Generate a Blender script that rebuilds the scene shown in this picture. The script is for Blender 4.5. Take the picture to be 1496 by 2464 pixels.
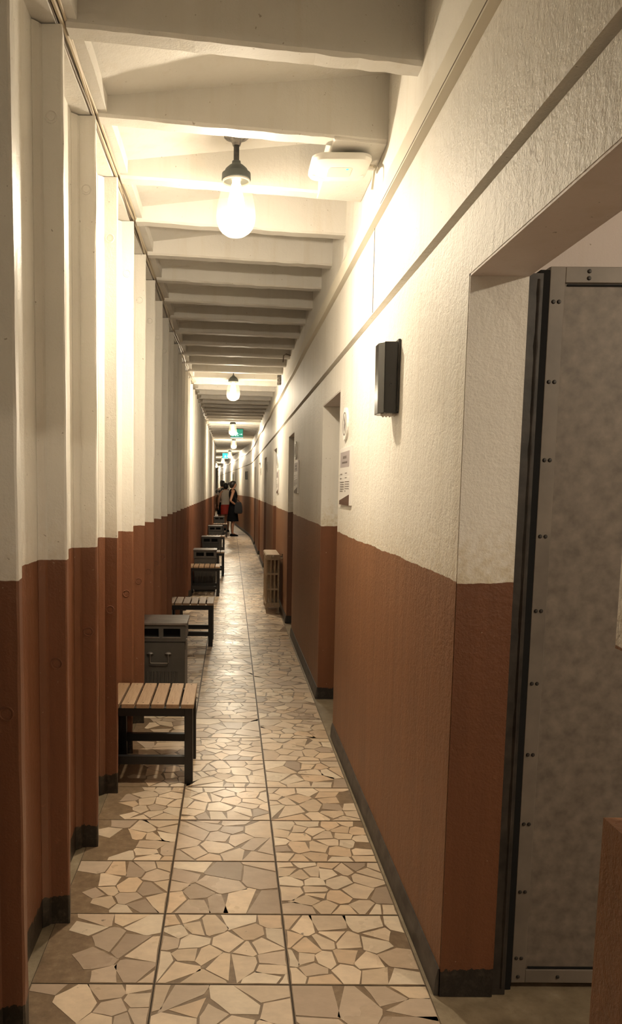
import bpy, bmesh, math, random
from mathutils import Vector, Matrix

for o in list(bpy.data.objects):
    bpy.data.objects.remove(o, do_unlink=True)
S = bpy.context.scene
COL = S.collection
PI = math.pi

# ------------------------------------------------------------------ camera
F, CX, CY, W, H = 1900.0, 554.0, 1419.0, 1496.0, 2464.0
cam_d = bpy.data.cameras.new('camera')
cam = bpy.data.objects.new('camera', cam_d)
COL.objects.link(cam)
cam_d.sensor_fit = 'VERTICAL'
cam_d.sensor_height = 24.0
cam_d.lens = F / H * 24.0
cam_d.shift_x = (W / 2 - CX) / H
cam_d.shift_y = (CY - H / 2) / H
cam_d.clip_start = 0.02
cam_d.clip_end = 200
PITCH, ROLL = math.radians(7.3), 0.0067
cam.matrix_world = Matrix.Translation((0, 0, 1.5)) @ Matrix.Rotation(PI / 2 - PITCH, 4, 'X') @ Matrix.Rotation(ROLL, 4, 'Z')
S.camera = cam

# ------------------------------------------------------------------ world and exposure
wd = bpy.data.worlds.new('world')
S.world = wd
wd.use_nodes = True
wd.node_tree.nodes['Background'].inputs[0].default_value = (0.02, 0.018, 0.015, 1)
wd.node_tree.nodes['Background'].inputs[1].default_value = 0.3
S.view_settings.view_transform = 'Standard'
S.view_settings.look = 'None'
S.view_settings.gamma = 1.0
S.view_settings.use_curve_mapping = False
S.view_settings.exposure = 0.18
BULB = 1700.0            # emission of a bulb
LAMPCOL = (1.0, 0.885, 0.725)

# ------------------------------------------------------------------ helpers
def prop(o, label=None, cat=None, group=None, kind=None):
    if label: o['label'] = label
    if cat: o['category'] = cat
    if group: o['group'] = group
    if kind: o['kind'] = kind
    return o

class MB:
    def __init__(s): s.v = []; s.f = []
    def add(s, vs, fs):
        n = len(s.v); s.v += [tuple(p) for p in vs]; s.f += [tuple(i + n for i in f) for f in fs]; return s
    def box(s, x0, x1, y0, y1, z0, z1):
        return s.add([(x0,y0,z0),(x1,y0,z0),(x1,y1,z0),(x0,y1,z0),(x0,y0,z1),(x1,y0,z1),(x1,y1,z1),(x0,y1,z1)],
                     [(0,3,2,1),(4,5,6,7),(0,1,5,4),(1,2,6,5),(2,3,7,6),(3,0,4,7)])
    def cbox(s, x, y, z, dx, dy, dz): return s.box(x-dx/2, x+dx/2, y-dy/2, y+dy/2, z-dz/2, z+dz/2)
    def prism(s, poly, z0, z1):           # poly CCW in xy
        n = len(poly)
        return s.add([(x,y,z0) for x,y in poly] + [(x,y,z1) for x,y in poly],
                     [tuple(range(n-1,-1,-1)), tuple(range(n,2*n))] + [(i,(i+1)%n,(i+1)%n+n,i+n) for i in range(n)])
    def rings(s, rs, cap=True):           # rs: list of rings of points
        n = len(rs[0]); vs = [p for r in rs for p in r]; fs = []
        for k in range(len(rs)-1):
            for i in range(n):
                j = (i+1) % n
                fs.append((k*n+i, k*n+j, (k+1)*n+j, (k+1)*n+i))
        if cap:
            fs.append(tuple(range(n-1,-1,-1))); m = (len(rs)-1)*n
            fs.append(tuple(range(m, m+n)))
        return s.add(vs, fs)
    def lathe(s, prof, n=20, cx=0, cy=0, cap=False):   # prof [(r,z)]
        return s.rings([[(cx+r*math.cos(2*PI*i/n), cy+r*math.sin(2*PI*i/n), z) for i in range(n)] for r,z in prof], cap)
    def loft(s, prof, n=16):              # (cx,cy,z,rx,ry)
        return s.rings([[(c[0]+c[3]*math.cos(2*PI*i/n), c[1]+c[4]*math.sin(2*PI*i/n), c[2]) for i in range(n)] for c in prof])
    def tube(s, pts, r, n=8):
        pts = [Vector(p) for p in pts]; rs = []
        for i,p in enumerate(pts):
            t = (pts[min(i+1,len(pts)-1)] - pts[max(i-1,0)]).normalized()
            up = Vector((0,0,1)) if abs(t.z) < .9 else Vector((1,0,0))
            a = t.cross(up).normalized(); b = a.cross(t)
            rs.append([tuple(p + a*(r*math.cos(2*PI*k/n)) + b*(r*math.sin(2*PI*k/n))) for k in range(n)])
        return s.rings(rs)
    def mesh(s, name, mat, smooth=False):
        m = bpy.data.meshes.new(name); m.from_pydata(s.v, [], s.f)
        if mat: m.materials.append(mat)
        bm = bmesh.new(); bm.from_mesh(m); bmesh.ops.recalc_face_normals(bm, faces=bm.faces); bm.to_mesh(m); bm.free()
        if smooth:
            m.polygons.foreach_set('use_smooth', [True]*len(m.polygons))
            try: m.set_sharp_from_angle(angle=math.radians(40))
            except Exception: pass
        m.update(); return m
    def build(s, name, mat, parent=None, loc=None, smooth=False, bevel=0):
        return link(name, s.mesh(name, mat, smooth), parent, loc, bevel)

def link(name, data, parent=None, loc=None, bevel=0):
    o = bpy.data.objects.new(name, data); COL.objects.link(o)
    if parent: o.parent = parent
    if loc: o.location = loc
    if bevel:
        b = o.modifiers.new('bevel', 'BEVEL'); b.width = bevel; b.segments = 2; b.limit_method = 'ANGLE'
    return o

def thing(name, loc, label, cat, group=None, rz=0):
    o = bpy.data.objects.new(name, None); COL.objects.link(o); o.empty_display_size = .1
    o.location = loc; o.rotation_euler = (0,0,rz)
    return prop(o, label, cat, group)

def copy_tree(o, parent=None):
    c = o.copy(); COL.objects.link(c)
    if parent: c.parent = parent
    for ch in list(o.children): copy_tree(ch, c)
    return c

# ------------------------------------------------------------------ materials
def nt(name):
    m = bpy.data.materials.new(name); m.use_nodes = True
    t = m.node_tree; b = t.nodes['Principled BSDF']
    return m, t, b
def N(t, typ, **kw):
    n = t.nodes.new(typ)
    for k,v in kw.items():
        if k.startswith('i_'): n.inputs[k[2:].replace('_',' ')].default_value = v
        else: setattr(n, k, v)
    return n
def ramp(t, fac, stops):
    r = N(t, 'ShaderNodeValToRGB')
    while len(r.color_ramp.elements) < len(stops): r.color_ramp.elements.new(.5)
    for e,(p,c) in zip(r.color_ramp.elements, stops):
        e.position = p; e.color = (*c, 1) if len(c) == 3 else c
    t.links.new(fac, r.inputs[0]); return r.outputs[0]
def mixc(t, fac, a, b, mode='MIX'):
    n = N(t, 'ShaderNodeMix', data_type='RGBA', blend_type=mode)
    for sock, val in ((n.inputs[0],fac),(n.inputs[6],a),(n.inputs[7],b)):
        if isinstance(val, (int,float)): sock.default_value = val
        elif isinstance(val, tuple): sock.default_value = (*val,1)
        else: t.links.new(val, sock)
    return n.outputs[2]
def mth(t, op, a, b=0.0, c=0.0):
    n = N(t, 'ShaderNodeMath', operation=op)
    for s,v in zip(n.inputs, (a,b,c)):
        if isinstance(v,(int,float)): s.default_value = v
        else: t.links.new(v, s)
    return n.outputs[0]
def noise(t, vec, scale, detail=4, rough=.55):
    n = N(t, 'ShaderNodeTexNoise'); n.inputs['Scale'].default_value = scale
    n.inputs['Detail'].default_value = detail; n.inputs['Roughness'].default_value = rough
    if vec is not None: t.links.new(vec, n.inputs['Vector'])
    return n.outputs[0]
def mapping(t, vec, scale):
    n = N(t, 'ShaderNodeMapping'); n.inputs['Scale'].default_value = scale; t.links.new(vec, n.inputs[0]); return n.outputs[0]
def bump(t, b, h, strength, dist=.01):
    n = N(t, 'ShaderNodeBump'); n.inputs['Strength'].default_value = strength; n.inputs['Distance'].default_value = dist
    t.links.new(h, n.inputs['Height']); t.links.new(n.outputs[0], b.inputs['Normal'])
def simple(name, col, rough=.5, metal=0, nscale=0, namt=.15, bstr=0, spec=.5):
    m, t, b = nt(name)
    b.inputs['Roughness'].default_value = rough; b.inputs['Metallic'].default_value = metal
    b.inputs['Specular IOR Level'].default_value = spec
    if nscale:
        tc = N(t, 'ShaderNodeTexCoord').outputs['Object']
        n = noise(t, tc, nscale)
        t.links.new(ramp(t, n, [(.3, tuple(c*(1-namt) for c in col)), (.7, tuple(min(1,c*(1+namt)) for c in col))]), b.inputs['Base Color'])
        if bstr: bump(t, b, n, bstr, .004)
    else:
        b.inputs['Base Color'].default_value = (*col,1)
    return m
def emit(name, col, st):
    m, t, b = nt(name)
    b.inputs['Base Color'].default_value = (*col,1)
    b.inputs['Emission Color'].default_value = (*col,1); b.inputs['Emission Strength'].default_value = st
    return m

WHITE = (.82,.785,.72)
def wall_mat(name, zb, brown, white=WHITE, base=None, zbase=.1, rough=.5, bs=.35, stain=.5):
    """oil-painted plaster: white above, brown below a hand-drawn edge, optional dark plinth paint"""
    m, t, b = nt(name)
    geo = N(t, 'ShaderNodeNewGeometry').outputs['Position']
    sep = N(t, 'ShaderNodeSeparateXYZ'); t.links.new(geo, sep.inputs[0]); z = sep.outputs[2]
    big = noise(t, geo, 1.7, 3); fine = noise(t, geo, 38, 5, .6); grain = noise(t, geo, 150, 3)
    streak = noise(t, mapping(t, geo, (14,14,1.1)), 1.0, 4, .6)
    specks = noise(t, geo, 60, 2, .5)
    wcol = mixc(t, .5, tuple(c*.93 for c in white), ramp(t, big, [(.35, tuple(c*.88 for c in white)), (.65, tuple(min(1,c*1.05) for c in white))]))
    wcol = mixc(t, ramp(t, streak, [(.52,(0,0,0)),(.85,(.30,.30,.30))]), wcol, (.50,.41,.27))
    # yellow-brown grime band just above the paint edge
    band = mth(t, 'MULTIPLY', mth(t,'SUBTRACT',1.0, mth(t,'MULTIPLY', mth(t,'SUBTRACT', z, zb), 2.6), 0), fine)
    wcol = mixc(t, ramp(t, band, [(.30,(0,0,0)),(.75,(stain,stain,stain))]), wcol, (.48,.37,.18))
    wcol = mixc(t, ramp(t, specks, [(.735,(0,0,0)),(.76,(.7,.7,.7))]), wcol, (.30,.24,.18))
    bcol = mixc(t, streak, tuple(c*.72 for c in brown), tuple(c*1.3 for c in brown))
    bcol = mixc(t, ramp(t, fine, [(.62,(0,0,0)),(.80,(.35,.35,.35))]), bcol, (brown[0]*2.0, brown[1]*2.0, brown[2]*2.0))
    bcol = mixc(t, ramp(t, specks, [(.745,(0,0,0)),(.765,(.6,.6,.6))]), bcol, (.42,.33,.22))
    zz = mth(t, 'ADD', z, mth(t, 'MULTIPLY', mth(t,'SUBTRACT', noise(t, geo, 4, 5, .65), .5), .03))
    edge = ramp(t, mth(t,'ADD', mth(t,'MULTIPLY', mth(t,'SUBTRACT', zz, zb), 60.0), .5), [(.45,(0,0,0)),(.55,(1,1,1))])
    col = mixc(t, edge, bcol, wcol)
    if base:
        zz2 = mth(t, 'ADD', z, mth(t, 'MULTIPLY', mth(t,'SUBTRACT', noise(t, geo, 16, 4, .7), .5), .06))
        e2 = ramp(t, mth(t,'ADD', mth(t,'MULTIPLY', mth(t,'SUBTRACT', zz2, zbase), 60.0), .5), [(.45,(0,0,0)),(.55,(1,1,1))])
        col = mixc(t, e2, mixc(t, ramp(t, fine, [(.5,(0,0,0)),(.75,(1,1,1))]), base, tuple(c*3 for c in base)), col)
    t.links.new(col, b.inputs['Base Color'])
    b.inputs['Roughness'].default_value = rough
    h = mth(t,'ADD', mth(t,'MULTIPLY', fine, .6), mth(t,'ADD', mth(t,'MULTIPLY', grain, .3), mth(t,'MULTIPLY', streak, .5)))
    bump(t, b, h, bs, .012)
    return m

BROWN = (.228,.104,.046)
M = {}
M['wall_r'] = wall_mat('painted_plaster_right', 1.25, BROWN, rough=.56, bs=.6)
M['wall_l'] = wall_mat('painted_concrete_left', 1.265, (.200,.083,.042), base=(.026,.020,.014), zbase=.10, rough=.40, bs=.3, stain=.25)
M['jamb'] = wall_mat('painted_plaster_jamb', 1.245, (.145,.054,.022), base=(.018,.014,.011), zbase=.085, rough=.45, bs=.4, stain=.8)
M['ceil'] = wall_mat('whitewash_ceiling', -5, BROWN, white=(.69,.66,.61), rough=.6, bs=.22, stain=0)
M['cellw'] = wall_mat('whitewash_cell', -5, BROWN, white=(.78,.70,.66), rough=.6, bs=.3, stain=0)
M['plinth'] = simple('grey_plinth_paint', (.060,.052,.045), .5, nscale=14, namt=.6, bstr=.4)
M['duct'] = simple('cream_plastic', (.74,.69,.58), .4)
M['ap'] = simple('white_plastic', (.80,.78,.73), .35)
M['cement'] = simple('cement', (.20,.158,.105), .5, nscale=9, namt=.4, bstr=.4)
M['joint'] = simple('joint_dirt', (.045,.032,.02), .8)
M['black'] = simple('black_paint', (.010,.009,.009), .35)
M['blackm'] = simple('black_lacquer', (.012,.010,.009), .25, nscale=20, namt=.5, bstr=.15)
M['void'] = simple('void_black', (.002,.002,.002), .9)  # near-black that stands in for unlit gaps and hollows
M['steel'] = simple('worn_grey_steel', (.175,.148,.122), .55, nscale=26, namt=.28, bstr=.08)
M['steel2'] = simple('grey_steel_frame', (.175,.150,.125), .5, nscale=6, namt=.25)
M['darksteel'] = simple('dark_steel', (.030,.025,.021), .5, nscale=16, namt=.6, bstr=.5)
M['stove'] = simple('grey_enamel', (.060,.054,.047), .4, nscale=5, namt=.2)
M['stovelid'] = simple('worn_enamel_lid', (.125,.105,.09), .38, nscale=10, namt=.4, bstr=.1)
M['wire'] = simple('grey_wire', (.20,.175,.15), .4, metal=.6)
M['rad'] = simple('brown_radiator_paint', (.34,.26,.175), .45, nscale=18, namt=.2, bstr=.1)
M['cast'] = simple('chipped_cast_iron', (.14,.125,.11), .5, nscale=45, namt=.95, bstr=.3)
M['pipe'] = simple('dark_pipe', (.02,.018,.016), .4, nscale=50, namt=.9)
M['cap'] = simple('grey_bakelite', (.060,.068,.064), .5)
M['cable'] = simple('painted_cable', (.50,.42,.30), .5)
M['cabledark'] = simple('dark_cable', (.16,.12,.085), .5)
M['paper'] = simple('white_panel', (.72,.69,.66), .4)
M['panelgrey'] = simple('panel_grey', (.36,.31,.31), .5)
M['ink'] = simple('panel_ink', (.16,.13,.12), .6)
M['panelbrown'] = simple('panel_brown', (.10,.05,.03), .5)
M['green'] = emit('exit_green', (.01,.30,.20), .5)
M['cyan'] = emit('exit_cyan', (.0,.62,.60), 1.6)
M['exitwhite'] = emit('exit_white', (.5,.8,.8), 1.2)
M['led'] = emit('led_green', (.05,.85,.55), 1.5)
M['olive'] = simple('olive_door_paint', (.24,.22,.08), .5, nscale=4, namt=.15)
M['skin'] = simple('skin', (.33,.165,.095), .5)
M['skin2'] = simple('skin_light', (.46,.26,.17), .5)
M['hair'] = simple('dark_hair', (.012,.008,.006), .45)
M['cloth'] = simple('black_cloth', (.006,.006,.007), .9, spec=.1)
M['bag'] = simple('grey_cloth', (.028,.028,.030), .9, spec=.1)
M['red'] = simple('red_cloth', (.42,.035,.02), .7)
M['whitecloth'] = simple('white_cloth', (.62,.56,.48), .8)
m, t, b = nt('black_white_print')
tc = N(t,'ShaderNodeTexCoord').outputs['Object']
t.links.new(ramp(t, noise(t, tc, 9, 2), [(.46,(.02,.02,.022)),(.52,(.55,.5,.45))]), b.inputs['Base Color'])
M['print'] = m

# wooden slats
m, t, b = nt('bench_pine')
tc = N(t,'ShaderNodeTexCoord').outputs['Object']
rnd = N(t,'ShaderNodeObjectInfo').outputs['Random']
g = noise(t, mapping(t, tc, (30,2.5,30)), 3, 5, .6)
c = ramp(t, g, [(.3,(.30,.195,.115)),(.6,(.42,.29,.18)),(.8,(.24,.15,.085))])
c = mixc(t, mth(t,'MULTIPLY',rnd,.35), c, (.24,.14,.075))
k = N(t,'ShaderNodeTexVoronoi'); k.inputs['Scale'].default_value = 7; t.links.new(mapping(t, tc, (1,.55,1)), k.inputs['Vector'])
c = mixc(t, ramp(t, k.outputs['Distance'], [(.05,(.8,.8,.8)),(.11,(0,0,0))]), c, (.13,.07,.03))
t.links.new(c, b.inputs['Base Color']); b.inputs['Roughness'].default_value = .5; bump(t, b, g, .15, .003)
M['pine'] = m

# floor stones: colour from a face attribute, veins and wear from noise
m, t, b = nt('marble_stones')
at = N(t,'ShaderNodeAttribute', attribute_name='tone'); at.attribute_type = 'GEOMETRY'
geo = N(t,'ShaderNodeNewGeometry').outputs['Position']
v1 = noise(t, mapping(t, geo, (1,1.6,1)), 16, 6, .65)
c = mixc(t, ramp(t, v1, [(.30,(.0,.0,.0)),(.75,(.55,.55,.55))]), at.outputs['Color'], mixc(t, .5, at.outputs['Color'], (.20,.14,.09)))
dirt = noise(t, geo, 3.1, 4, .6)
c = mixc(t, ramp(t, dirt, [(.45,(0,0,0)),(.75,(.30,.30,.30))]), c, (.30,.22,.145))
pits = noise(t, geo, 26, 3, .5)
c = mixc(t, ramp(t, pits, [(.72,(0,0,0)),(.76,(.7,.7,.7))]), c, (.09,.065,.04))
t.links.new(c, b.inputs['Base Color'])
t.links.new(ramp(t, dirt, [(.3,(.24,.24,.24)),(.7,(.40,.40,.40))]), b.inputs['Roughness'])
bump(t, b, noise(t, geo, 22, 4), .12, .006)
M['stone'] = m
m, t, b = nt('mosaic_mortar')
geo = N(t,'ShaderNodeNewGeometry').outputs['Position']
n1 = noise(t, geo, 28, 5, .65)
c = ramp(t, n1, [(.25,(.155,.105,.063)),(.55,(.25,.175,.108)),(.72,(.34,.25,.16)),(.80,(.55,.45,.33))])
t.links.new(c, b.inputs['Base Color']); b.inputs['Roughness'].default_value = .36
bump(t, b, n1, .2, .004)
M['mortar'] = m
# cement edge of the floor
m, t, b = nt('cement_edge')
geo = N(t,'ShaderNodeNewGeometry').outputs['Position']
n1 = noise(t, geo, 12, 6, .65); n2 = noise(t, geo, 2.2, 3)
c = ramp(t, n1, [(.3,(.20,.155,.095)),(.6,(.33,.265,.175)),(.75,(.42,.35,.25))])
c = mixc(t, ramp(t, n2, [(.45,(0,0,0)),(.7,(.55,.55,.55))]), c, (.10,.075,.045))
t.links.new(c, b.inputs['Base Color']); b.inputs['Roughness'].default_value = .5
bump(t, b, n1, .5, .01)
M['floor'] = m

# lamp glass: frosted, lets most of the bulb through
m, t, b = nt('frosted_glass')
for n in list(t.nodes):
    if n.type == 'BSDF_PRINCIPLED': t.nodes.remove(n)
out = [n for n in t.nodes if n.type == 'OUTPUT_MATERIAL'][0]
tr = N(t,'ShaderNodeBsdfTransparent'); tr.inputs[0].default_value = (.97,.94,.86,1)
tl = N(t,'ShaderNodeBsdfTranslucent'); tl.inputs[0].default_value = (.95,.82,.56,1)
ms = N(t,'ShaderNodeMixShader'); ms.inputs[0].default_value = .009
t.links.new(tr.outputs[0], ms.inputs[1]); t.links.new(tl.outputs[0], ms.inputs[2])
gl = N(t,'ShaderNodeBsdfGlossy'); gl.inputs['Roughness'].default_value = .25
ms2 = N(t,'ShaderNodeMixShader'); ms2.inputs[0].default_value = .05
t.links.new(ms.outputs[0], ms2.inputs[1]); t.links.new(gl.outputs[0], ms2.inputs[2])
em = N(t,'ShaderNodeEmission'); em.inputs[0].default_value = (1,.80,.46,1); em.inputs[1].default_value = .30
ad = N(t,'ShaderNodeAddShader'); t.links.new(ms2.outputs[0], ad.inputs[0]); t.links.new(em.outputs[0], ad.inputs[1])
t.links.new(ad.outputs[0], out.inputs[0])
M['glass'] = m
M['bulb'] = emit('bulb', LAMPCOL, BULB)
M['bulbneck'] = emit('opal_bulb_neck', LAMPCOL, 5.0)
M['bulbdim'] = emit('dim_bulb', LAMPCOL, BULB*.7)

# ------------------------------------------------------------------ the corridor's course (it bends left far away)
def kink(y, y0, k=.054, r=2.0):
    d = y - y0
    if d <= -r: return 0.0
    if d >= r: return -k*d
    return -k*(d+r)**2/(4*r)
def br(y): return kink(y, 24.5)
def bl(y): return kink(y, 28.5)
YA, YB = -6.0, 56.0
def stations(y0, y1, step=.8):
    n = 1 if y1 <= 22 else max(1, int((y1-y0)/step))
    return [y0 + (y1-y0)*i/n for i in range(n+1)]
def sweep(mb, prof, y0, y1, bend, step=.8, jit=None):
    rs = []
    for y in stations(y0, y1, step):
        dx = bend(y)
        rs.append([(x+dx, y, z) for x,z in prof])
    mb.rings(rs)
def rect(x0, x1, z0, z1): return [(x0,z0),(x1,z0),(x1,z1),(x0,z1)]

random.seed(7)
# ---- right wall with door openings
XR = .63
DOORS = [(1.27,2.19),(4.68,5.55),(8.03,8.78),(11.05,11.85),(14.2,15.1),(17.1,18.1),(20.6,21.4)]
DT = 2.07
wr = MB()
edges = [YA] + [e for d in DOORS for e in d] + [YB]
for i in range(0, len(edges), 2):
    y0, y1 = edges[i], edges[i+1]
    if i == 0:      # the near jamb has a broken-out notch at lock height
        sweep(wr, rect(XR, XR+.16, 0, .955), y0, y1, br)
        sweep(wr, rect(XR, XR+.16, .955, 1.245), y0, y1-.07, br)
        sweep(wr, rect(XR, XR+.16, 1.245, DT), y0, y1, br)
    else:
        sweep(wr, rect(XR, XR+.16, -.01, DT), y0, y1, br)
sweep(wr, rect(XR, XR+.16, DT, 2.245), YA, 22, br); sweep(wr, rect(XR, XR+.16, DT, 2.245), 22, YB, br)
for a, e in ((YA,22),(22,YB)):
    sweep(wr, rect(XR+.022, XR+.16, 2.245, 2.272), a, e, br)
    sweep(wr, rect(XR-.008, XR+.16, 2.272, 3.3), a, e, br)
wall_right = prop(wr.build('wall_right', M['wall_r']), kind='structure')
# door reveals: thin plaster linings, the faces seen in the openings
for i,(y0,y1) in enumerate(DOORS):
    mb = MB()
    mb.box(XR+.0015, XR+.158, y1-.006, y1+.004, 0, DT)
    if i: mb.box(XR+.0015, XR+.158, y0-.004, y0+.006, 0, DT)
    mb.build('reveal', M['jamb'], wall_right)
    MB().box(XR+.0015, XR+.158, y0, y1, DT-.006, DT+.004).build('soffit', M['cellw'], wall_right)
# plinth strips along the right wall
mb = MB()
for i in range(0, len(edges), 2):
    y0, y1 = edges[i], edges[i+1]
    if i == 0: y1 -= .002
    sweep(mb, [(XR-.014,0),(XR+.004,0),(XR+.004,.085),(XR-.004,.085),(XR-.011,.05)], y0, y1, br)
prop(mb.build('baseboard_right', M['plinth']), kind='structure')

# ---- left wall: recessed back, pillars, lintel
XL, XB = -.545, -.632
mb = MB()
for a,e in ((YA,22),(22,YB)): sweep(mb, [(XB-.15,-.01),(XB-.005,-.01),(XB+.033,3.3),(XB-.15,3.3)], a, e, bl)
wall_left = prop(mb.build('wall_left', M['wall_l']), kind='structure')
PY0, PSTEP = 1.98, .589
def pillar_mesh(seed):
    r = random.Random(seed); mb = MB(); rs = []
    nz = 26
    base = [(-.10,0),(-.005,0),(0,.005),(-.009,.074),(-.021,.110),(-.10,.116)]
    offs = [0]*len(base)
    for k in range(nz+1):
        z = 2.885*k/nz
        rs.append([(x+XL-.005+.0115*z+(r.uniform(-.0016,.0016) if 0<i<5 else 0), y+(r.uniform(-.0012,.0012) if i>1 else 0), z-.003) for i,(x,y) in enumerate(base)])
    # cove between back wall and pillar
    mb.rings(rs)
    mb.rings([[(x+XB-.005+.0115*z, yy, z) for x,yy in [(-.01,-.03),(.002,-.03),(.02,-.012),(.028,.004),(-.01,.004)]] for z in (0,2.88)])
    return mb.mesh('pillar', M['wall_l'], False)
pm = [pillar_mesh(i) for i in range(4)]
i = 0
ys_frames = []
y = PY0 - PSTEP*13
while y < YB-1:
    ys_frames.append(y)
    link('pillar', pm[i % 4], wall_left, (bl(y), y, 0)); y += PSTEP; i += 1
plug_m = MB().lathe([(.0005,.0025),(.011,.0025),(.012,.0005),(.015,.0005),(.017,.004),(.019,.004),(.021,-.001)], 16).mesh('plug', M['wall_l'], True)
for y in ys_frames:
    if 1.9 < y < 7:
        for z in (2.62, .92):
            o = link('plug', plug_m, wall_left, (XL-.005+.0115*z-.036, y+.001, z)); o.rotation_euler = (PI/2,0,0)
mb = MB()
ZL = 2.885
for a,e in ((YA,22),(22,YB)):
    st = [a+(e-a)*k/120 for k in range(121)]
    rs = []
    for yy in st:
        j = [random.uniform(-.0025,.0025) for _ in range(4)]
        dx = bl(yy)
        rs.append([(XB-.02+dx,yy,ZL),(-.538+j[0]+dx,yy,ZL),(-.534+j[0]+dx,yy,ZL+.012),(-.532+dx,yy,ZL+.02),(-.475+j[1]+dx,yy,ZL+.02+j[2]),(-.466+dx,yy,3.2),(XB-.02+dx,yy,3.2)])
    mb.rings(rs)
prop(mb.build('trim_1', M['ceil']), kind='structure')

# ---- ceiling slab (rises to the right) and skewed beams
mb = MB()
for a,e in ((YA,22),(22,YB)): sweep(mb, [(-.70,2.925),(.80,3.175),(.80,3.3),(-.70,3.3)], a, e, bl)
ceiling = prop(mb.build('ceiling', M['ceil']), kind='structure')
def beam_mesh(seed):
    r = random.Random(seed); rs = []
    n = 24
    for k in range(n+1):
        f = k/n; x = -.51 + 1.16*f; dy = .215*f
        j = [r.uniform(-.0022,.0022) for _ in range(5)]
        zb = 2.888
        rs.append([(x,dy+.004,3.30),(x,dy+j[0]*.6,zb+.010),(x,dy+.010+j[1],zb+j[2]),(x,dy+.078+j[3],zb+j[2]),(x,dy+.088+j[4]*.6,zb+.010),(x,dy+.084,3.30)])
    return MB().rings(rs).mesh('beam', M['ceil'], False)
bms = [beam_mesh(i) for i in range(4)]
for i, y in enumerate(ys_frames):
    if y + .25 < YB: link('beam', bms[(i*3) % 4], ceiling, (bl(y) if y < 24 else (bl(y)+br(y))/2, y+.015, 0))

# plaster box under the ceiling that carries the wireless unit
MB().prism([(.400,3.345),(.622,3.39),(.622,4.03),(.400,4.0)], 2.881, 2.98).build('plaster_box', M['ceil'], ceiling, bevel=.006)

# ---- end walls
prop(MB().box(-1.2,1.0,YA-.12,YA,0,3.3).build('wall_back', M['wall_r']), kind='structure')
prop(MB().box(-3.2,.2,YB,YB+.12,0,3.3).build('wall_end', M['wall_r']), kind='structure')

# ---- the cell behind the near doorway
CX0, CX1, CY0, CY1, CZ = XR+.16, 3.2, -1.2, 2.62, 2.75
mb = MB(); mb.box(CX0, CX1+.1, CY1, CY1+.1, 0, CZ); mb.box(CX1, CX1+.1, CY0, CY1, 0, CZ); mb.box(CX0, CX1+.1, CY0-.1, CY0, 0, CZ)
prop(mb.build('wall_cell', M['cellw']), kind='structure')
prop(MB().box(CX0-.05, CX1+.1, CY0-.1, CY1+.1, CZ, CZ+.1).build('ceiling_cell', M['cellw']), kind='structure')

# ------------------------------------------------------------------ floor
floor = prop(MB().box(-4, 3.4, YA-.1, YB+.1, -.08, -.002).build('floor', M['floor']), kind='structure')
XA, XBt, TW = .191, -.224, .415
ROW0, TL = 2.235, .400
def clip(poly, px, py, nx, ny):        # keep side where (p-p0).n <= 0
    out = []; n = len(poly)
    for i in range(n):
        a = poly[i]; b2 = poly[(i+1)%n]
        da = (a[0]-px)*nx+(a[1]-py)*ny; db = (b2[0]-px)*nx+(b2[1]-py)*ny
        if da <= 0: out.append(a)
        if (da < 0 < db) or (db < 0 < da):
            s = da/(da-db); out.append((a[0]+(b2[0]-a[0])*s, a[1]+(b2[1]-a[1])*s))
    return out
def area(p): return .5*sum(p[i][0]*p[(i+1)%len(p)][1]-p[(i+1)%len(p)][0]*p[i][1] for i in range(len(p)))
PALE = [(.86,.70,.52),(.88,.75,.58),(.80,.64,.46),(.83,.68,.51),(.76,.58,.40)]
GREY = [(.62,.50,.38),(.52,.41,.31),(.68,.55,.42),(.72,.57,.42),(.44,.345,.26)]
def stones_for(x0, x1, y0, y1, r, kind):
    n = r.choice([17,21,25,28]) if kind else r.choice([13,17,21])
    sites = []
    tries = 0
    dmin = .052
    while len(sites) < n and tries < 500:
        p = (r.uniform(x0,x1), r.uniform(y0,y1)); tries += 1
        if all((p[0]-q[0])**2+(p[1]-q[1])**2 > dmin*dmin*r.uniform(.35,2.2) for q in sites): sites.append(p)
    out = []
    ang = r.uniform(0,PI)
    for i,p in enumerate(sites):
        poly = [(x0+.003,y0+.003),(x1-.003,y0+.003),(x1-.003,y1-.003),(x0+.003,y1-.003)]
        for j,q in enumerate(sites):
            if i == j: continue
            dx, dy = q[0]-p[0], q[1]-p[1]; L = math.hypot(dx,dy)
            if L > .34: continue
            gap = r.uniform(.0012,.0052)
            a = r.uniform(-.22,.22); ca, sa = math.cos(a), math.sin(a)
            nx, ny = dx/L, dy/L
            poly = clip(poly, p[0]+nx*(L/2-gap), p[1]+ny*(L/2-gap), nx*ca-ny*sa, nx*sa+ny*ca)
            if len(poly) < 3: break
        if len(poly) < 3 or area(poly) < .00045: continue
        # merge near-duplicate corners
        pp = [poly[0]]
        for v in poly[1:]:
            if math.hypot(v[0]-pp[-1][0], v[1]-pp[-1][1]) > .006: pp.append(v)
        if len(pp) > 3 and math.hypot(pp[0][0]-pp[-1][0], pp[0][1]-pp[-1][1]) < .006: pp.pop()
        if len(pp) < 3: continue
        # roughen: break long edges
        q2 = []
        for a_, b_ in zip(pp, pp[1:]+pp[:1]):
            q2.append(a_)
            L = math.hypot(b_[0]-a_[0], b_[1]-a_[1])
            if L > .05 and len(pp) < 8:
                s = r.uniform(.35,.65); o = r.uniform(-.0022,.0006)
                q2.append((a_[0]+(b_[0]-a_[0])*s + (b_[1]-a_[1])/L*o, a_[1]+(b_[1]-a_[1])*s - (b_[0]-a_[0])/L*o))
        out.append(q2)
    return out
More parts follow.
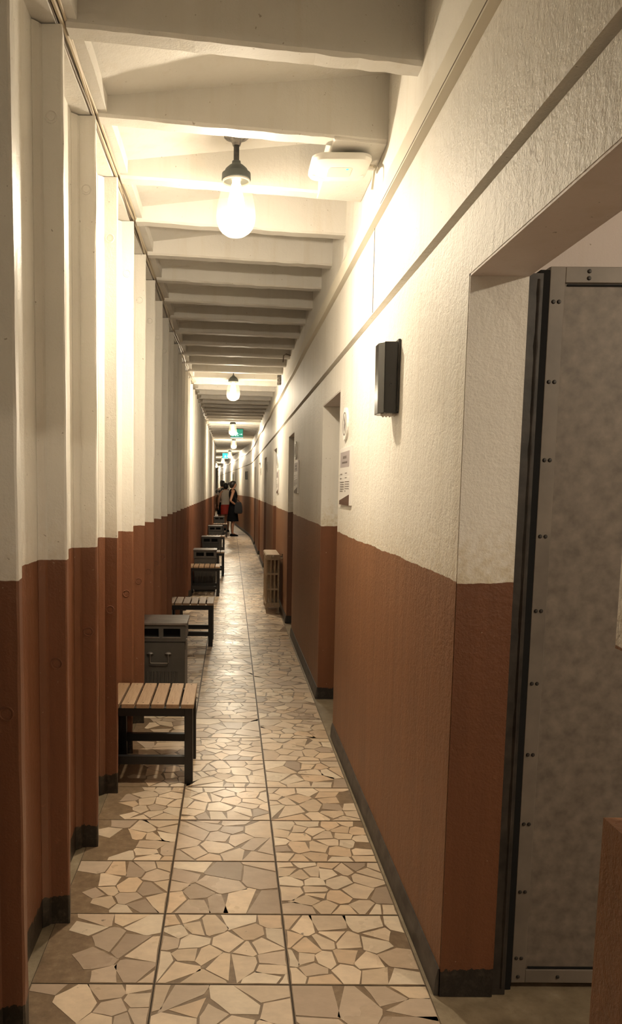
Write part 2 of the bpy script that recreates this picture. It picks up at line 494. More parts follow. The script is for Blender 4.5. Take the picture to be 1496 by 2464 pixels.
def stone_tone(r, kind):
    if kind == 1: c = r.choice(PALE) if r.random() < .86 else r.choice(GREY)
    else: c = r.choice(GREY) if r.random() < .68 else r.choice(PALE)
    k = r.uniform(.86,1.12)
    return tuple(min(1,v*k) for v in c)
def set_tone(me, tones):
    a = me.attributes.new('tone', 'FLOAT_COLOR', 'FACE')
    a.data.foreach_set('color', [v for c in tones for v in (*c,1)])
stuff = MB(); stuff_t = []
far_tiles = MB()
count = 0
R = random.Random(11)
pale_tiles = {(0,2),(1,2),(2,2),(3,1),(3,2),(4,1),(4,2),(2,0),(3,0),(5,2),(6,2),(0,1),(-1,1),(5,1)}
cand = []
for k in range(-6, 66):
    y0 = ROW0 + TL*k; y1 = y0 + TL
    if y0 > 27: break
    for c in range(3):
        x0 = XBt + TW*(c-1); x1 = x0 + TW
        if c == 0: x0 = -.60
        g = .0022
        kind = 1 if (k,c) in pale_tiles or R.random() < .45 else 0
        if (k,c) in ((0,0),(-1,0),(1,0),(-1,2),(2,1),(1,1)): kind = 0
        poly = (x0+g, x1-g, y0+g, y1-g)
        if 1.0 < y0 < 11:
            tile = MB().box(*poly, -.02, 0).build('paving_tile', M['mortar'], floor)
        else:
            tile = None; far_tiles.box(*poly, -.02, 0)
        for st in stones_for(x0+g, x1-g, y0+g, y1-g, R, kind):
            cx_ = sum(p[0] for p in st)/len(st)
            if c == 0 and (cx_ < -.545 + .0*k or (cx_ < -.43 and R.random() < (.55 if k < 1 else .35))): continue
            if c == 2 and cx_ > .56 and R.random() < .35: continue
            cand.append((y0, tile, st, stone_tone(R, kind)))
HT = .0012
for y0, tile, st, tone in cand:
    near = tile is not None and y0 > 1.8 and count < 300
    if near:
        count += 1
        mb = MB().prism(st, -.001, HT); me = mb.mesh('stone', M['stone']); set_tone(me, [tone]*len(me.polygons))
        link('stone', me, tile)
    else:
        n0 = len(stuff.f); stuff.prism(st, -.001, HT); stuff_t += [tone]*(len(stuff.f)-n0)
me = bpy.data.meshes.new('mosaic_stones'); me.from_pydata(stuff.v, [], stuff.f); me.materials.append(M['stone']); set_tone(me, stuff_t)
prop(link('mosaic_stones', me, floor), kind='stuff')
prop(far_tiles.build('mosaic_tiles', M['mortar'], floor), kind='stuff')
# dark joint bed between tiles
MB().box(-.60, XA+TW, ROW0-6*TL, 27, -.004, -.0012).build('joint_bed', M['joint'], floor)

# ------------------------------------------------------------------ cell doors
# near door: open leaf, standing square to the corridor
LX, LY = .858, 2.225
d1 = bpy.data.objects.new('door_1', None); COL.objects.link(d1); d1.location = (LX, LY, 0); prop(d1, kind='structure')
MB().box(.0, .92, .006, .04, .02, 2.10).build('leaf', M['steel'], d1)
MB().box(.0, .042, -.002, .006, .02, 2.10).build('stile', M['steel2'], d1, bevel=.002)
MB().box(.042, .92, -.0015, .006, 2.058, 2.10).build('rail', M['steel2'], d1, bevel=.002)
MB().box(.042, .92, -.0015, .006, .02, .062).build('rail', M['steel2'], d1, bevel=.002)
MB().box(.05, .92, .002, .0065, 2.050, 2.055).build('seam', M['void'], d1)
MB().box(.05, .92, .002, .0065, .064, .069).build('seam', M['void'], d1)
riv = MB().lathe([(.0005,.004),(.004,.0035),(.0058,.001),(.006,-.001)], 8).mesh('rivet', M['darksteel'], True)
for k in range(10):
    for dx in (.012, .027):
        o = link('rivet', riv, d1, (dx, -.002, .10+.212*k)); o.rotation_euler = (PI/2,0,0)
for z in (2.088, 2.07): 
    o = link('rivet', riv, d1, (.105, -.002, z)); o.rotation_euler = (PI/2,0,0)
for x in (.02,.14): 
    o = link('rivet', riv, d1, (x, -.002, .04)); o.rotation_euler = (PI/2,0,0)
# steel frame post at the hinge side
d1f = bpy.data.objects.new('trim_2', None); COL.objects.link(d1f); d1f.location = (XR+.16, 2.2, 0); prop(d1f, kind='structure')
MB().box(0,.04,-.004,.05,0,2.075).build('frame_post', M['darksteel'], d1f)
MB().box(.04,.066,.02,.06,0,2.09).build('hinge_gap_shade', M['void'], d1f)  # near-black block, the shade of the hinge gap put into colour
mb = MB(); r = random.Random(4)
rs = []
for k in range(60):
    z = .02+2.04*k/59; w = r.uniform(.003,.007)
    rs.append([(.028-w,-.004,z),(.028,-.004-w,z),(.028+w,-.004,z),(.028,.004,z)])
mb.rings(rs).build('weld_bead', M['darksteel'], d1f, smooth=True)
# the other doors are shut, deep in their reveals
for i,(y0,y1) in enumerate(DOORS[1:]):
    d = bpy.data.objects.new('door_%d' % (i+2), None); COL.objects.link(d); d.location = (XR+.162, y0, 0); prop(d, kind='structure')
    MB().box(0,.04,0,y1-y0,0.0,DT).build('leaf', M['steel'], d)
    MB().box(-.012,0,.01,.06,.02,DT-.01).build('stile', M['darksteel'], d)
    MB().box(-.012,0,y1-y0-.06,y1-y0-.01,.02,DT-.01).build('stile', M['darksteel'], d)
    MB().box(-.018,0,(y1-y0)/2-.09,(y1-y0)/2+.09,1.35,1.55).build('hatch', M['darksteel'], d)

# ------------------------------------------------------------------ pendant lamps
def make_lamp():
    L = thing('pendant_lamp', (0,0,0), '', 'lamp')
    MB().lathe([(.0,0),(.052,-.001),(.055,-.008),(.050,-.014),(.028,-.022),(.020,-.036),(.016,-.05),(.0,-.05)], 22).build('ceiling_rose', M['cast'], L, smooth=True)
    MB().lathe([(.0,-.045),(.012,-.045),(.012,-.128),(.0,-.128)], 12).build('stem', M['pipe'], L, smooth=True)
    MB().lathe([(.0,-.118),(.018,-.120),(.019,-.132),(.030,-.140),(.046,-.156),(.054,-.174),(.061,-.176),(.062,-.205),(.058,-.208),(.0,-.200)], 26).build('cap', M['cap'], L, smooth=True)
    MB().lathe([(.054,-.205),(.059,-.206),(.059,-.214),(.054,-.216)], 26).build('gasket', M['ap'], L, smooth=True)
    g = [(.053,-.205),(.060,-.235),(.070,-.275),(.0785,-.315),(.083,-.35),(.084,-.375),(.081,-.40),(.073,-.425),(.060,-.444),(.040,-.459),(.018,-.467),(.0005,-.469)]
    MB().lathe(g, 32).build('globe', M['glass'], L, smooth=True)
    MB().lathe([(.0005,-.424),(.020,-.420),(.033,-.409),(.039,-.397),(.040,-.388)], 14).build('bulb', M['bulb'], L, smooth=True)
    MB().lathe([(.040,-.388),(.0405,-.36),(.038,-.325),(.033,-.29),(.025,-.255),(.020,-.225)], 14).build('bulb_neck', M['bulbneck'], L, smooth=True)
    MB().lathe([(.0005,-.20),(.018,-.20),(.018,-.24),(.0005,-.24)], 10).build('socket', M['ap'], L, smooth=True)
    return L
def slab_z(x): return 2.925 + (x+.70)/1.5*.25
LAMPS = [(.014,3.70,'bare egg-shaped pendant lamp nearest the camera, hanging below the wireless unit','big'),
         (.02,10.35,'second pendant lamp down the corridor, above the radiator',''),
         (.03,17.1,'third pendant lamp down the corridor, partly hiding a green sign',''),
         (.07,22.9,'fourth pendant lamp, just below and behind the lamp at the green sign',''),
         (-.05,29.7,'small far pendant lamp touching the bright cyan sign',''),
         (-.37,35.6,'tiny farthest pendant lamp, left of and below the cyan sign',''),
         (-.80,43.0,'pendant lamp beyond the bend, almost hidden by the left wall',''),
         (-1.15,50.0,'added last pendant lamp, brightening the dark closed end of the corridor',''),  # added lamp, there to brighten the dark far end
         ]
lamp0 = make_lamp()
for i,(x,y,lab,_) in enumerate(LAMPS):
    o = lamp0 if i == 0 else copy_tree(lamp0)
    o.location = (x, y, slab_z(x) - .0 if y < 24 else slab_z(x - bl(y)))
    o.scale = (1.04,1.04,.92)
    prop(o, lab, 'lamp', 'pendant lamps along the corridor')
def dim(o):
    for c_ in o.children:
        if c_.data.materials[0] == M['bulb']: c_.data = c_.data.copy(); c_.data.materials[0] = M['bulbdim']
o = copy_tree(lamp0); o.location = (.0, -2.75, slab_z(0)); dim(o)  # unseen lamp added as fill for surfaces facing the camera
prop(o, 'added weaker pendant lamp behind the viewpoint, unseen, lifting surfaces that face the camera', 'lamp', 'pendant lamps along the corridor')
o = copy_tree(lamp0); o.location = (1.9, .7, CZ); dim(o)
prop(o, 'pendant lamp inside the open cell', 'lamp', 'pendant lamps along the corridor')

# ------------------------------------------------------------------ benches
def make_bench():
    B = thing('slatted_bench', (0,0,0), '', 'bench')
    wx, wy, hz = .44, .425, .42       # local: x 0..wx (right), y 0..wy
    sw = (wx - 5*.011)/6
    sm = MB().box(0, sw, 0, wy+.012, hz-.022, hz).mesh('slat', M['pine'])
    for k in range(6): link('slat', sm, B, (k*(sw+.011), -.006, 0), bevel=.002)
    lm = MB().box(0,.042,0,.042,0,hz-.024).mesh('leg', M['black'])
    for x in (.006, wx-.048):
        for y in (.004, wy-.046): link('leg', lm, B, (x,y,0), bevel=.002)
    am = MB().box(.048, wx-.048, 0, .036, hz-.066, hz-.024).mesh('apron', M['black'])
    for y in (.007, wy-.043): link('apron', am, B, (0,y,0))
    am2 = MB().box(0, .030, .046, wy-.046, hz-.066, hz-.024).mesh('apron', M['black'])
    for x in (.012, wx-.042): link('apron', am2, B, (x,0,0))
    stm = MB().box(.048, wx-.048, 0, .030, .10, .142).mesh('stretcher', M['black'])
    for y in (.010, wy-.040): link('stretcher', stm, B, (0,y,0))
    nm = MB().lathe([(.0005,.0008),(.004,.0006),(.004,-.001)], 6).mesh('nail', M['darksteel'])
    for k in range(6):
        for y in (.025, wy-.025): link('nail', nm, B, (k*(sw+.011)+sw*.5, y, hz))
    return B
bench0 = make_bench()
BENCH = [(-.620,3.872,'nearest slatted pine bench with black legs, in front of the largest grey box'),
         (-.600,7.405,'slatted bench just behind the nearest grey metal box'),
         (-.588,10.94,'third slatted bench, a grey box standing right behind it'),
         (-.546,13.5,'fourth slatted bench, mostly hidden behind the second grey box'),
         (-.575,18.01,'fifth slatted bench, seen above the third grey box'),
         (-.545,24.4,'farthest slatted bench, beside the woman in black')]
for i,(x,y,lab) in enumerate(BENCH):
    o = bench0 if i == 0 else copy_tree(bench0)
    o.location = (x, y, 0.0012); prop(o, lab, 'bench', 'slatted benches along the pillar wall')

# ------------------------------------------------------------------ grey metal boxes
def make_box():
    B = thing('metal_waste_box', (0,0,0), '', 'metal box')
    w, d, h = .315, .32, .585
    body = MB()
    body.box(0, w, 0, d, .02, .485)
    body.build('body', M['stove'], B, bevel=.004)
    MB().box(.012, w-.012, .012, d-.012, 0, .02).build('base', M['black'], B)
    # hood with two real openings: bars around the slots
    hb = MB()
    y0 = -.006
    hb.box(-.006, w+.006, y0, y0+.012, .575, .60); hb.box(-.006, w+.006, y0, y0+.012, .488, .520)
    for x0, x1 in ((-.006,.030),(.142,.173),(.285,w+.006)): hb.box(x0, x1, y0, y0+.012, .520, .575)
    hb.box(-.006, .006, y0+.012, d+.006, .488, .60); hb.box(w-.006, w+.006, y0+.012, d+.006, .488, .60)
    hb.box(-.006, w+.006, d-.006, d+.006, .488, .60)
    hood = hb.build('hood', M['stove'], B)
    for x in (.030,.173):
        MB().box(x-.006, x+.118, y0-.004, y0, .512, .519).build('slot_lip', M['stovelid'], hood)
    MB().box(.006, w-.006, .03, .034, .488, .60).build('slot_shade', M['void'], B)  # near-black sheet standing in for the shaded inside behind the slots
    MB().prism([(-.012,-.016),(w+.012,-.016),(w+.016,-.01),(w+.016,d+.01),(-.016,d+.01),(-.016,-.01)], .60, .616).build('lid', M['stovelid'], B, bevel=.005)
    hn = MB().tube([(.085,-.014,.405),(.085,-.016,.350),(.090,-.016,.344),(.200,-.016,.344),(.205,-.016,.350),(.205,-.014,.405)], .0034, 8).build('handle', M['wire'], B, smooth=True)
    for x in (.085,.205):
        MB().loft([(x,-.003,.400,.024,.004),(x,-.006,.406,.022,.012),(x,-.005,.413,.016,.010),(x,-.002,.418,.006,.003)], 12).build('bracket', M['stovelid'], hn, smooth=True)
    rm = MB().prism([(0,0),(.016,0),(.012,-.006),(.004,-.006)][::-1], .05, .285).mesh('rib', M['stove'])
    for k in range(10): link('rib', rm, B, (.03+.0245*k, .001, 0))
    MB().box(w, w+.012, .03, .06, .43, .50).build('latch', M['wire'], B, bevel=.003)
    return B
box0 = make_box()
BOXES = [(-.615,5.16,'nearest and largest grey metal box with two slots and a wire handle'),
         (-.530,11.46,'second grey metal box, lid with two dark slots seen above the third bench'),
         (-.528,14.6,'third grey metal box, lid just below the fifth bench'),
         (-.528,18.9,'fourth grey metal box, behind the fifth bench'),
         (-.528,25.2,'farthest grey metal box, left of the woman in black')]
for i,(x,y,lab) in enumerate(BOXES):
    o = box0 if i == 0 else copy_tree(box0)
    o.location = (x, y, .0012); prop(o, lab, 'metal box', 'grey metal boxes between the benches')

# ------------------------------------------------------------------ radiator
Rd = thing('radiator', (.425, 9.45, 0), 'brown cast-iron column radiator standing on the floor against the right wall', 'radiator')
sec = MB()
cols = [.018,.064,.110,.156]
for cxx in cols:
    sec.lathe([(.0,.09),(.011,.10),(.012,.14),(.012,.64),(.011,.68),(.0,.69)], 8, cxx, .0)
for z0,z1 in ((.075,.135),(.65,.715)):
    sec.rings([[(.0,-.024,z0+.012),(.0,.024,z0+.012),(.0,.024,z1-.012),(.0,-.024,z1-.012)],
               [(.012,-.026,z0),(.012,.026,z0),(.012,.026,z1),(.012,-.026,z1)],
               [(.162,-.026,z0),(.162,.026,z0),(.162,.026,z1),(.162,-.026,z1)],
               [(.174,-.024,z0+.012),(.174,.024,z0+.012),(.174,.024,z1-.012),(.174,-.024,z1-.012)]])
for z in (.285,.47): sec.box(.018,.156,-.012,.012,z,z+.022)
secm = sec.mesh('section', M['rad'], True)
for k in range(14): link('section', secm, Rd, (0, .03+.057*k, 0))
ft = MB().box(0,.016,-.016,.016,0,.10).mesh('foot', M['rad'])
for k in (0,13):
    for x in (.010,.148): link('foot', ft, Rd, (x, .03+.057*k, 0))
for z in (.105,.685):
    o = MB().lathe([(.0005,.022),(.012,.022),(.014,.012),(.022,.010),(.024,0)], 10).build('plug', M['rad'], Rd, (.087,.004,z), smooth=True); o.rotation_euler = (PI/2,0,0)
MB().tube([(.17,.02,.67),(.215,.02,.67)], .011).build('pipe', M['rad'], Rd, smooth=True)
MB().tube([(.17,.05,.69),(.20,.05,.69),(.20,.05,.72)], .009).build('valve', M['wire'], Rd, smooth=True)

# ------------------------------------------------------------------ things on the right wall
XU = XR
def wall_box(y, z, lab, sc=1.0):
    B = thing('wall_box', (XU + br(y), y, z), lab, 'wall box', 'black wall boxes')
    B.scale = (sc,sc,sc)
    # hexagonal-ish holder, open bottom with plaster remains
    prof = [(0,0),(-.058,0),(-.076,.035),(-.076,.10),(-.058,.135),(0,.135)]
    n = len(prof); rs = []
    rs.append([(x*.97, yy, 0) for x,yy in prof]); rs.append([(x, yy, .262) for x,yy in prof])
    MB().rings(rs).build('casing', M['blackm'], B, bevel=.002)
    MB().box(-.010,-.002,-.008,.143,.006,.27).build('back_plate', M['darksteel'], B)
    return B
b1 = wall_box(3.04, 1.787, 'black metal box mounted high on the right wall beside the open doorway')
mb = MB(); r = random.Random(9)
for k in range(7):
    x = -.008-.007*k; mb.lathe([(.0005,-.006-r.random()*.010),(.010,-.004),(.012,.004),(.0005,.006)], 7, x, .02+r.random()*.06)
mb.build('plaster_remnant', M['ceil'], b1)
wall_box(26.2, 1.80, 'small far black box on the right wall where the corridor bends')

def disc_sign(y, z, lab):
    D = thing('round_sign', (XU + br(y), y, z), lab, 'sign', 'round signs beside the cell doors')
    def ring(r0, r1, x0, x1, mat, nm, par, n=28):
        rs = []
        for x,r_ in ((x0,r1),(x1,r1),(x1,r0),(x0,r0)) :
            rs.append([(x, r_*math.cos(2*PI*i/n), r_*math.sin(2*PI*i/n)) for i in range(n)])
        mb = MB(); mb.rings(rs, cap=False); return mb.build(nm, mat, par)
    n = 28
    MB().rings([[(x, .088*math.cos(2*PI*i/n), .088*math.sin(2*PI*i/n)) for i in range(n)] for x in (0,-.012)]).build('disc', M['ap'], D, bevel=.002)
    ring(.058,.063,-.0118,-.0135,M['ink'],'emblem_ring',D)
    MB().rings([[(x,yy,zz) for yy,zz in ((0,-.042),(.03,0),(0,.042),(-.03,0))] for x in (-.0118,-.0135)]).build('emblem', M['ink'], D)
    MB().rings([[(x,yy,zz) for yy,zz in ((0,-.016),(.008,0),(0,.016),(-.008,0))] for x in (-.0134,-.0145)]).build('emblem_mark', M['paper'], D)
    return D
def info_panel(y, z, lab, w=.40, h=.31):
    P = thing('info_panel', (XU + br(y), y, z), lab, 'panel', 'information panels beside the cell doors')
    MB().box(-.012, 0, 0, w, 0, h).build('board', M['paper'], P, bevel=.001)
    # y grows away from the camera: the left of the text lies at large y
    MB().box(-.0126, -.0118, .045, w-.02, h-.105, h-.022).build('header_band', M['panelgrey'], P)
    tl = MB()
    def line(u0, u1, v, t_=.0030): tl.box(-.0132, -.0124, w-u1, w-u0, v-t_, v+t_)
    line(.12,.25,h-.052,.007); line(.09,.28,h-.080,.005)
    line(.03,.10,.168); line(.03,.07,.144)
    for k in range(5): line(.03,.17-(.04 if k == 4 else 0),.124-.0125*k, .0024)
    line(.21,.28,.172,.0016); line(.21,.27,.148,.0016)
    for k in range(4): line(.21,.36,.126-.0125*k, .0018)
    line(.21,.24,.076,.0018)
    tl.build('text_lines', M['ink'], P)
    MB().rings([[(x,yy,zz) for yy,zz in ((.03,.0),(w-.005,.0),(w-.005,.022),(.03,.058))] for x in (-.0118,-.0127)]).build('footer_wedge', M['panelbrown'], P)
    return P
disc_sign(4.40, 1.855, 'white round sign with a dark diamond emblem, beside the second doorway')
info_panel(4.14, 1.415, 'white information panel nearest the camera, beside the second doorway')
disc_sign(7.75, 1.87, 'white round sign beside the third doorway, past the dark olive wall')
info_panel(7.42, 1.46, 'white information panel beside the third doorway')
disc_sign(10.75, 1.87, 'white round sign beside the fourth doorway')
info_panel(10.45, 1.44, 'white information panel beside the fourth doorway')
disc_sign(13.85, 1.87, 'white round sign beside the fifth doorway, beyond the radiator')
disc_sign(16.75, 1.87, 'farthest white round sign, beside the sixth doorway')

# cable duct below the ceiling, wavy further down
mb = MB(); rs = []
y = YA
while y < YB:
    wv = 0 if y < 6 else min(1,(y-6)/2)*(.010*math.sin(y*2.3)+.010*math.sin(y*1.1+1))
    wx = 0 if y < 6 else .006*math.sin(y*1.7)
    x1 = XR-.006+br(y); x0 = x1-.030+wx*.5
    z0 = 2.632+wv; z1 = z0+.080
    rs.append([(x0,y,z0),(x1,y,z0-.002),(x1,y,z1),(x0,y,z1)])
    y += .35
o = mb.rings(rs).build('cable_duct', M['duct'])
prop(o, 'long cream cable duct running along the top of the right wall', 'cable duct')
mb = MB(); mb.box(XR-.0375,XR-.0350,-3,3.35,2.640,2.6425).build('duct_seam', M['cabledark'], o)

# bundle of painted cables on the left lintel
def cable(off, r_, lab, mat, ph, mk):
    pts = []; y = YA+.2
    while y < 34:
        sag = .004*math.sin(y*3.1+ph) + .003*math.sin(y*7.3+ph*2)
        pts.append((-.525+off[0]+sag+bl(y), y, ZL+.012+off[1]+.003*math.sin(y*4.7+ph)))
        y += .17
    prop(MB().tube(pts, r_, 6).build(mk, M[mat], smooth=True), lab, 'cable', 'cables on the left lintel')
cable((0,0), .007, 'thick cream-painted cable along the left lintel', 'cable', 0.0, 'lintel_cable')
cable((.013,.003), .005, 'thin cream cable running beside the thick one on the left lintel', 'cable', 1.3, 'lintel_cable')
cable((-.006,-.006), .0035, 'thin dark cable looping along the bottom of the left lintel cables', 'cabledark', 2.1, 'lintel_cable')

# wireless unit under the plaster box
A = thing('wireless_access_point', (.447, 3.53, 2.881), 'white rounded wireless access point with a green light under the ceiling', 'access point')
def rsq(w, rad, z, n=6):
    p = []
    for qx,qy,a0 in ((1,1,0),(-1,1,PI/2),(-1,-1,PI),(1,-1,1.5*PI)):
        for k in range(n+1):
            a = a0+PI/2*k/n; p.append((qx*(w/2-rad)+rad*math.cos(a), qy*(w/2-rad)+rad*math.sin(a), z))
    return p
MB().rings([rsq(.10,.01,0),rsq(.10,.01,-.018)]).build('bracket', M['darksteel'], A)
bd = MB().rings([rsq(.225,.045,-.018),rsq(.246,.05,-.024),rsq(.248,.05,-.036),rsq(.236,.05,-.047),rsq(.190,.05,-.054)]).build('housing', M['ap'], A, smooth=True)
MB().rings([rsq(.10,.012,-.0535),rsq(.098,.012,-.0552)]).build('emblem_plate', M['duct'], bd)
for sx in (-1,1):
    o = MB().loft([(0,0,0,.046,.010),(0,0,-.0018,.042,.008)], 16).build('moulded_ridge', M['paper'], bd, (sx*.078,.062,-.0525)); o.rotation_euler = (0,0,-sx*.75)
MB().lathe([(.0055,-.054),(.0055,-.0565),(.0005,-.0568)], 10, .03, -.035).build('status_light', M['led'], bd)
pts = [(.13,.02,-.02),(.150,.02,-.022),(.158,.0,-.035),(.150,-.04,-.05),(.138,-.06,-.07),(.132,-.05,-.14)]
MB().tube(pts, .006).build('cable', M['duct'], A, smooth=True)

# round junction covers and small fittings near the duct
def cover(y, z, lab, r_=.05):
    n = 24
    o = MB().rings([[(x, rr*math.cos(2*PI*i/n), rr*math.sin(2*PI*i/n)) for i in range(n)] for x,rr in ((0,r_),(-.010,r_),(-.014,r_*.9))]).build('junction_cover', M['ceil'], smooth=True)
    o.location = (XR-.008, y, z); prop(o, lab, 'cover')
cover(4.55, 2.80, 'round white junction cover on the wall above the cable duct')
hk = MB().tube([(0,0,0),(-.05,0,.015),(-.075,0,0),(-.08,0,-.07)], .006).build('wall_hook', M['cabledark'], smooth=True)
hk.location = (XR-.008, 8.6, 2.90); prop(hk, 'small bent dark hook above the wavy part of the cable duct', 'hook')
dk = thing('wall_sensor', (XR-.008, 10.2, 2.80), 'small dark box with white marks on the wall by the second lamp', 'sensor')
MB().box(-.05,0,-.04,.04,0,.12).build('casing', M['cast'], dk, bevel=.004)
MB().box(-.054,-.05,-.025,.025,.03,.08).build('plate', M['paper'], dk)

prop(MB().tube([(XR-.0095,3.62,2.635),(XR-.0100,3.622,2.45),(XR-.0095,3.62,2.275)], .0016, 6).build('thin_wire', M['cabledark']), 'thin dark wire running straight down the right wall from the cable duct', 'wire')
# hanging emergency signs
def exit_sign(x, y, z, lab, mat, w=.30, h=.16):
    E = thing('hanging_sign', (x,y,z), lab, 'sign')
    MB().box(-w/2,w/2,-.02,.02,0,h).build('housing', M['darksteel'], E)
    f = MB().box(-w/2+.008,w/2-.008,-.024,-.020,.012,h-.008).build('face', M[mat], E)
    MB().box(-w/2,w/2,-.022,.022,-.012,0).build('light_strip', M['exitwhite'], E)
    # running figure and arrow, built flat on the face
    pg = MB(); 
    for (a,c,d,e) in ((-.02,.095,.02,.115),(-.012,.06,.012,.092),(-.035,.03,-.012,.055),(.012,.03,.035,.055),(-.04,.07,-.012,.08),(.012,.078,.04,.088)):
        pg.box(a,d,-.0265,-.0235,c,e)
    pg.box(.06,.11,-.0265,-.0235,.068,.078); pg.prism([(.105,-.0265),(.125,-.0265),(.125,-.0235),(.105,-.0235)], .06, .086)
    pg.build('pictogram', M['exitwhite'], f)
    ht = slab_z(x-(bl(y))) - z
    for sx in (-.1,.1): MB().tube([(sx,0,h),(sx,0,ht)], .003, 6).build('hanger', M['wire'], E)
exit_sign(.13, 19.0, 2.70, 'green hanging sign half hidden behind the third pendant lamp', 'green', .30, .20)
exit_sign(-.23, 31.0, 2.66, 'bright cyan lit hanging sign at the far end of the corridor', 'cyan', .22, .20)

# olive door leaf in the bent stretch of the right wall
yd = 33.0
d = bpy.data.objects.new('door_8', None); COL.objects.link(d); d.location = (XR+br(yd), yd, 0); d.rotation_euler = (0,0,math.atan(.054)); prop(d, kind='structure')
MB().box(-.05,.0,0,1.0,0,2.1).build('leaf', M['olive'], d, bevel=.003)
MB().box(-.06,.0,-.07,0,0,2.17).build('jamb', M['duct'], d); MB().box(-.06,.0,1.0,1.07,0,2.17).build('jamb', M['duct'], d)
MB().box(-.06,.0,0,1.0,2.1,2.17).build('head', M['duct'], d)
MB().box(-.062,-.05,.42,.58,1.42,1.62).build('hatch', M['darksteel'], d)

# ------------------------------------------------------------------ people (far down the corridor)
def skin_obj(name, comps, mat, parent):
    vs, es, rad, roots = [], [], [], []
    for pts, edges_ in comps:
        n = len(vs); roots.append(n)
        for p in pts: vs.append(p[:3]); rad.append(p[3:])
        es += [(a+n, b_+n) for a,b_ in edges_]
    me = bpy.data.meshes.new(name); me.from_pydata(vs, es, []); me.materials.append(mat)
    o = link(name, me, parent)
    sk = o.modifiers.new('skin','SKIN'); sk.use_smooth_shade = True
    lay = me.skin_vertices[0].data
    for i,r_ in enumerate(rad):
        lay[i].radius = (r_[0], r_[-1]); lay[i].use_root = i in roots
    ss = o.modifiers.new('sub','SUBSURF'); ss.levels = 1; ss.render_levels = 2
    return o
def hand(wx, wy, wz, dx, dy, dz, side):
    """palm and five curled fingers as separate chains; d = direction of the fingers"""
    d_ = Vector((dx,dy,dz)).normalized(); a = Vector((1,0,0)) if abs(d_.x) < .8 else Vector((0,1,0))
    s = d_.cross(a).normalized(); nrm = s.cross(d_)
    w = Vector((wx,wy,wz)); comps = []
    def P(v, r_): return (v.x,v.y,v.z,r_)
    comps.append(([P(w,.024), P(w+d_*.045,.030), P(w+d_*.085,.028)], [(0,1),(1,2)]))
    for k,L in enumerate((.070,.080,.076,.060)):
        b0 = w + d_*.075 + s*(.027-.018*k)
        comps.append(([P(b0,.0095), P(b0+d_*L*.5+nrm*.006,.009), P(b0+d_*L*.9+nrm*.026,.008)], [(0,1),(1,2)]))
    t0 = w + d_*.03 + s*.026
    comps.append(([P(t0,.011), P(t0+s*.025+d_*.02,.0105), P(t0+s*.032+d_*.052+nrm*.01,.009)], [(0,1),(1,2)]))
    return comps
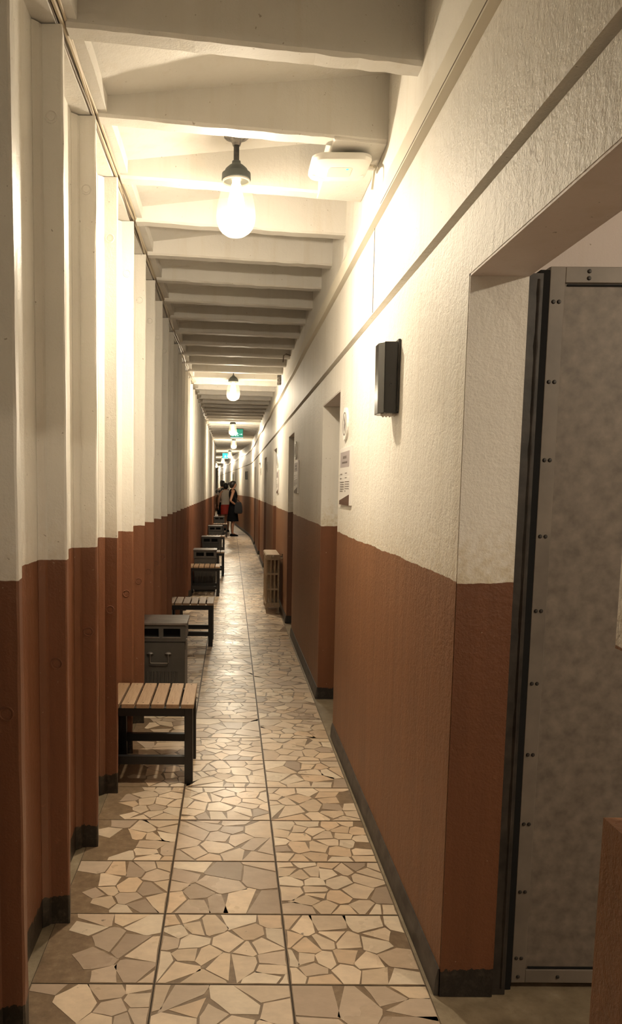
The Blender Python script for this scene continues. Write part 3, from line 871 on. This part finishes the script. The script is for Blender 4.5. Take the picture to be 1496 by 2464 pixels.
def person(loc, rz, label, h, skin, top, bottom, top_mat, bot_mat, arms, bottom_z, flare, hairstyle, sleeve=False, group=None):
    """forward is local +y; local +x is the person's right side"""
    P = thing('person', loc, label, 'person', None, rz)
    k = h/1.72
    body = [(0,0,.94,.145,.10),(0,.01,1.10,.125,.09),(0,.0,1.28,.15,.105),(0,-.01,1.40,.12,.085),(0,-.005,1.48,.050,.052),
            (0,.012,1.55,.070,.082),(0,.018,1.62,.076,.095),(0,.010,1.675,.060,.075),
            (0,.112,1.585,.012,.012)]
    ed = [(0,1),(1,2),(2,3),(3,4),(4,5),(5,6),(6,7),(6,8)]
    def add(pt, to):
        body.append(pt); ed.append((to, len(body)-1)); return len(body)-1
    for s in (-1,1):
        hip = add((s*.085,0,.86,.085,.09),0); kn = add((s*.09,.02,.49,.055,.06),hip); cf = add((s*.092,-.015,.32,.047,.052),kn)
        an = add((s*.095,-.01,.085,.032,.034),cf); add((s*.10,.10,.035,.036,.026),an)
    ends = []
    for s,(e,w) in zip((-1,1), arms):
        sh = add((s*.165,-.005,1.385,.050,.052),3); el = add((*e,.038,.038),sh); wr_ = add((*w,.026,.026),el)
        ends.append((e,w))
    comps = [([tuple(v*k for v in p) for p in body], ed)]
    for s,(e,w) in zip((-1,1), ends):
        dv = Vector(w)-Vector(e)
        comps += [([tuple(v*k for v in q) for q in pts], e2) for pts,e2 in hand(*w, *dv, s)]
    skin_obj('body', comps, skin, P)
    def LF(prof): return MB().loft([tuple(v*k for v in q) for q in prof], 20)
    LF([(0,.0,.93,.165,.125),(0,.01,1.05,.150,.115),(0,.012,1.14,.146,.112),(0,.012,1.26,.175,.138),(0,.0,1.36,.178,.125),(0,-.006,1.43,.135,.10),(0,-.006,1.465,.075,.072)]).build('top', top_mat, P, smooth=True)
    LF([(0,0,bottom_z,.175*flare,.165*flare),(0,0,bottom_z+.2,.18*(flare*.5+.5),.15*(flare*.5+.5)),(0,0,.86,.182,.138),(0,0,.96,.160,.120)]).build('skirt' if flare > 1 else 'shorts', bot_mat, P, smooth=True)
    if sleeve:
        for s,(e,w) in zip((-1,1), ends):
            a = Vector((s*.15,-.005,1.40)); b_ = a.lerp(Vector(e), .62)
            MB().tube([a*k, a.lerp(b_,.5)*k, b_*k], .066*k, 12).build('sleeve', top_mat, P, smooth=True)
    # hair cap, and a bun or short cut
    hp = MB().loft([tuple(v*k for v in q) for q in [(0,-.035,1.50,.055,.045),(0,-.03,1.55,.084,.078),(0,-.018,1.61,.092,.095),(0,-.006,1.66,.088,.100),(0,.006,1.70,.070,.082),(0,.008,1.722,.036,.042)]], 18)
    hr = hp.build('hair', M['hair'], P, smooth=True)
    if hairstyle == 'bun':
        MB().loft([tuple(v*k for v in q) for q in [(0,-.10,1.585,.015,.015),(0,-.115,1.60,.042,.040),(0,-.12,1.63,.048,.046),(0,-.115,1.66,.036,.034),(0,-.11,1.675,.01,.01)]], 12).build('bun', M['hair'], hr, smooth=True)
    for s in (-1,1):
        MB().loft([tuple(v*k for v in q) for q in [(s*.10,.045,.0,.042,.125),(s*.10,.045,.02,.046,.130),(s*.10,.035,.045,.040,.11),(s*.098,.0,.075,.036,.055)]], 14).build('shoe', M['cloth'], P, smooth=True)
        MB().loft([tuple(v*k for v in q) for q in [(s*.03,.102,1.608,.009,.004),(s*.03,.106,1.615,.011,.004),(s*.03,.102,1.622,.009,.004)]], 8).build('eye', M['hair'], P)
    MB().loft([tuple(v*k for v in q) for q in [(0,.098,1.546,.022,.006),(0,.102,1.552,.026,.007),(0,.098,1.558,.022,.006)]], 8).build('mouth', M['red'], P)
    return P
W_ = person((.06,25.1,.0), -PI/2+.1, 'woman in a black sleeveless top and long black skirt, hair in a bun', 1.74, M['skin'], 0, 0, M['cloth'], M['cloth'],
            [((-.25,-.03,1.13),(-.13,.20,.98)), ((.27,-.10,1.10),(.17,.10,.97))], .47, 1.12, 'bun')
# shoulder bag on her far side
bg = thing('shoulder_bag', (.235,24.86,.72), 'dark grey cloth bag hanging at the side of the woman in black', 'bag')
MB().rings([[(x*w,y*d_,z) for x,y in ((-1,-1),(1,-1),(1,1),(-1,1))] for z,w,d_ in ((0,.10,.03),(.05,.13,.05),(.22,.12,.045),(.36,.085,.02))]).build('bag_body', M['bag'], bg, smooth=True, bevel=.01)
MB().tube([(-.07,0,.35),(-.10,.03,.50),(-.16,.10,.70),(-.10,.03,.5+.001),(.06,0,.35)], .007).build('strap', M['bag'], bg, smooth=True)
person((-.19,27.6,.0), .35, 'person in a white top and red shorts, standing behind the woman in black', 1.70, M['skin2'], 0, 0, M['whitecloth'], M['red'],
       [((-.26,-.03,1.12),(-.24,.08,.90)), ((.26,-.03,1.12),(.24,.08,.90))], .62, .98, 'short')
person((-.31,28.6,.0), .1, 'person in a black and white patterned shirt at the far left pillars', 1.80, M['skin2'], 0, 0, M['print'], M['cloth'],
       [((-.26,-.03,1.12),(-.24,.08,.90)), ((.26,-.03,1.12),(.24,.08,.90))], .55, .98, 'short', sleeve=True)
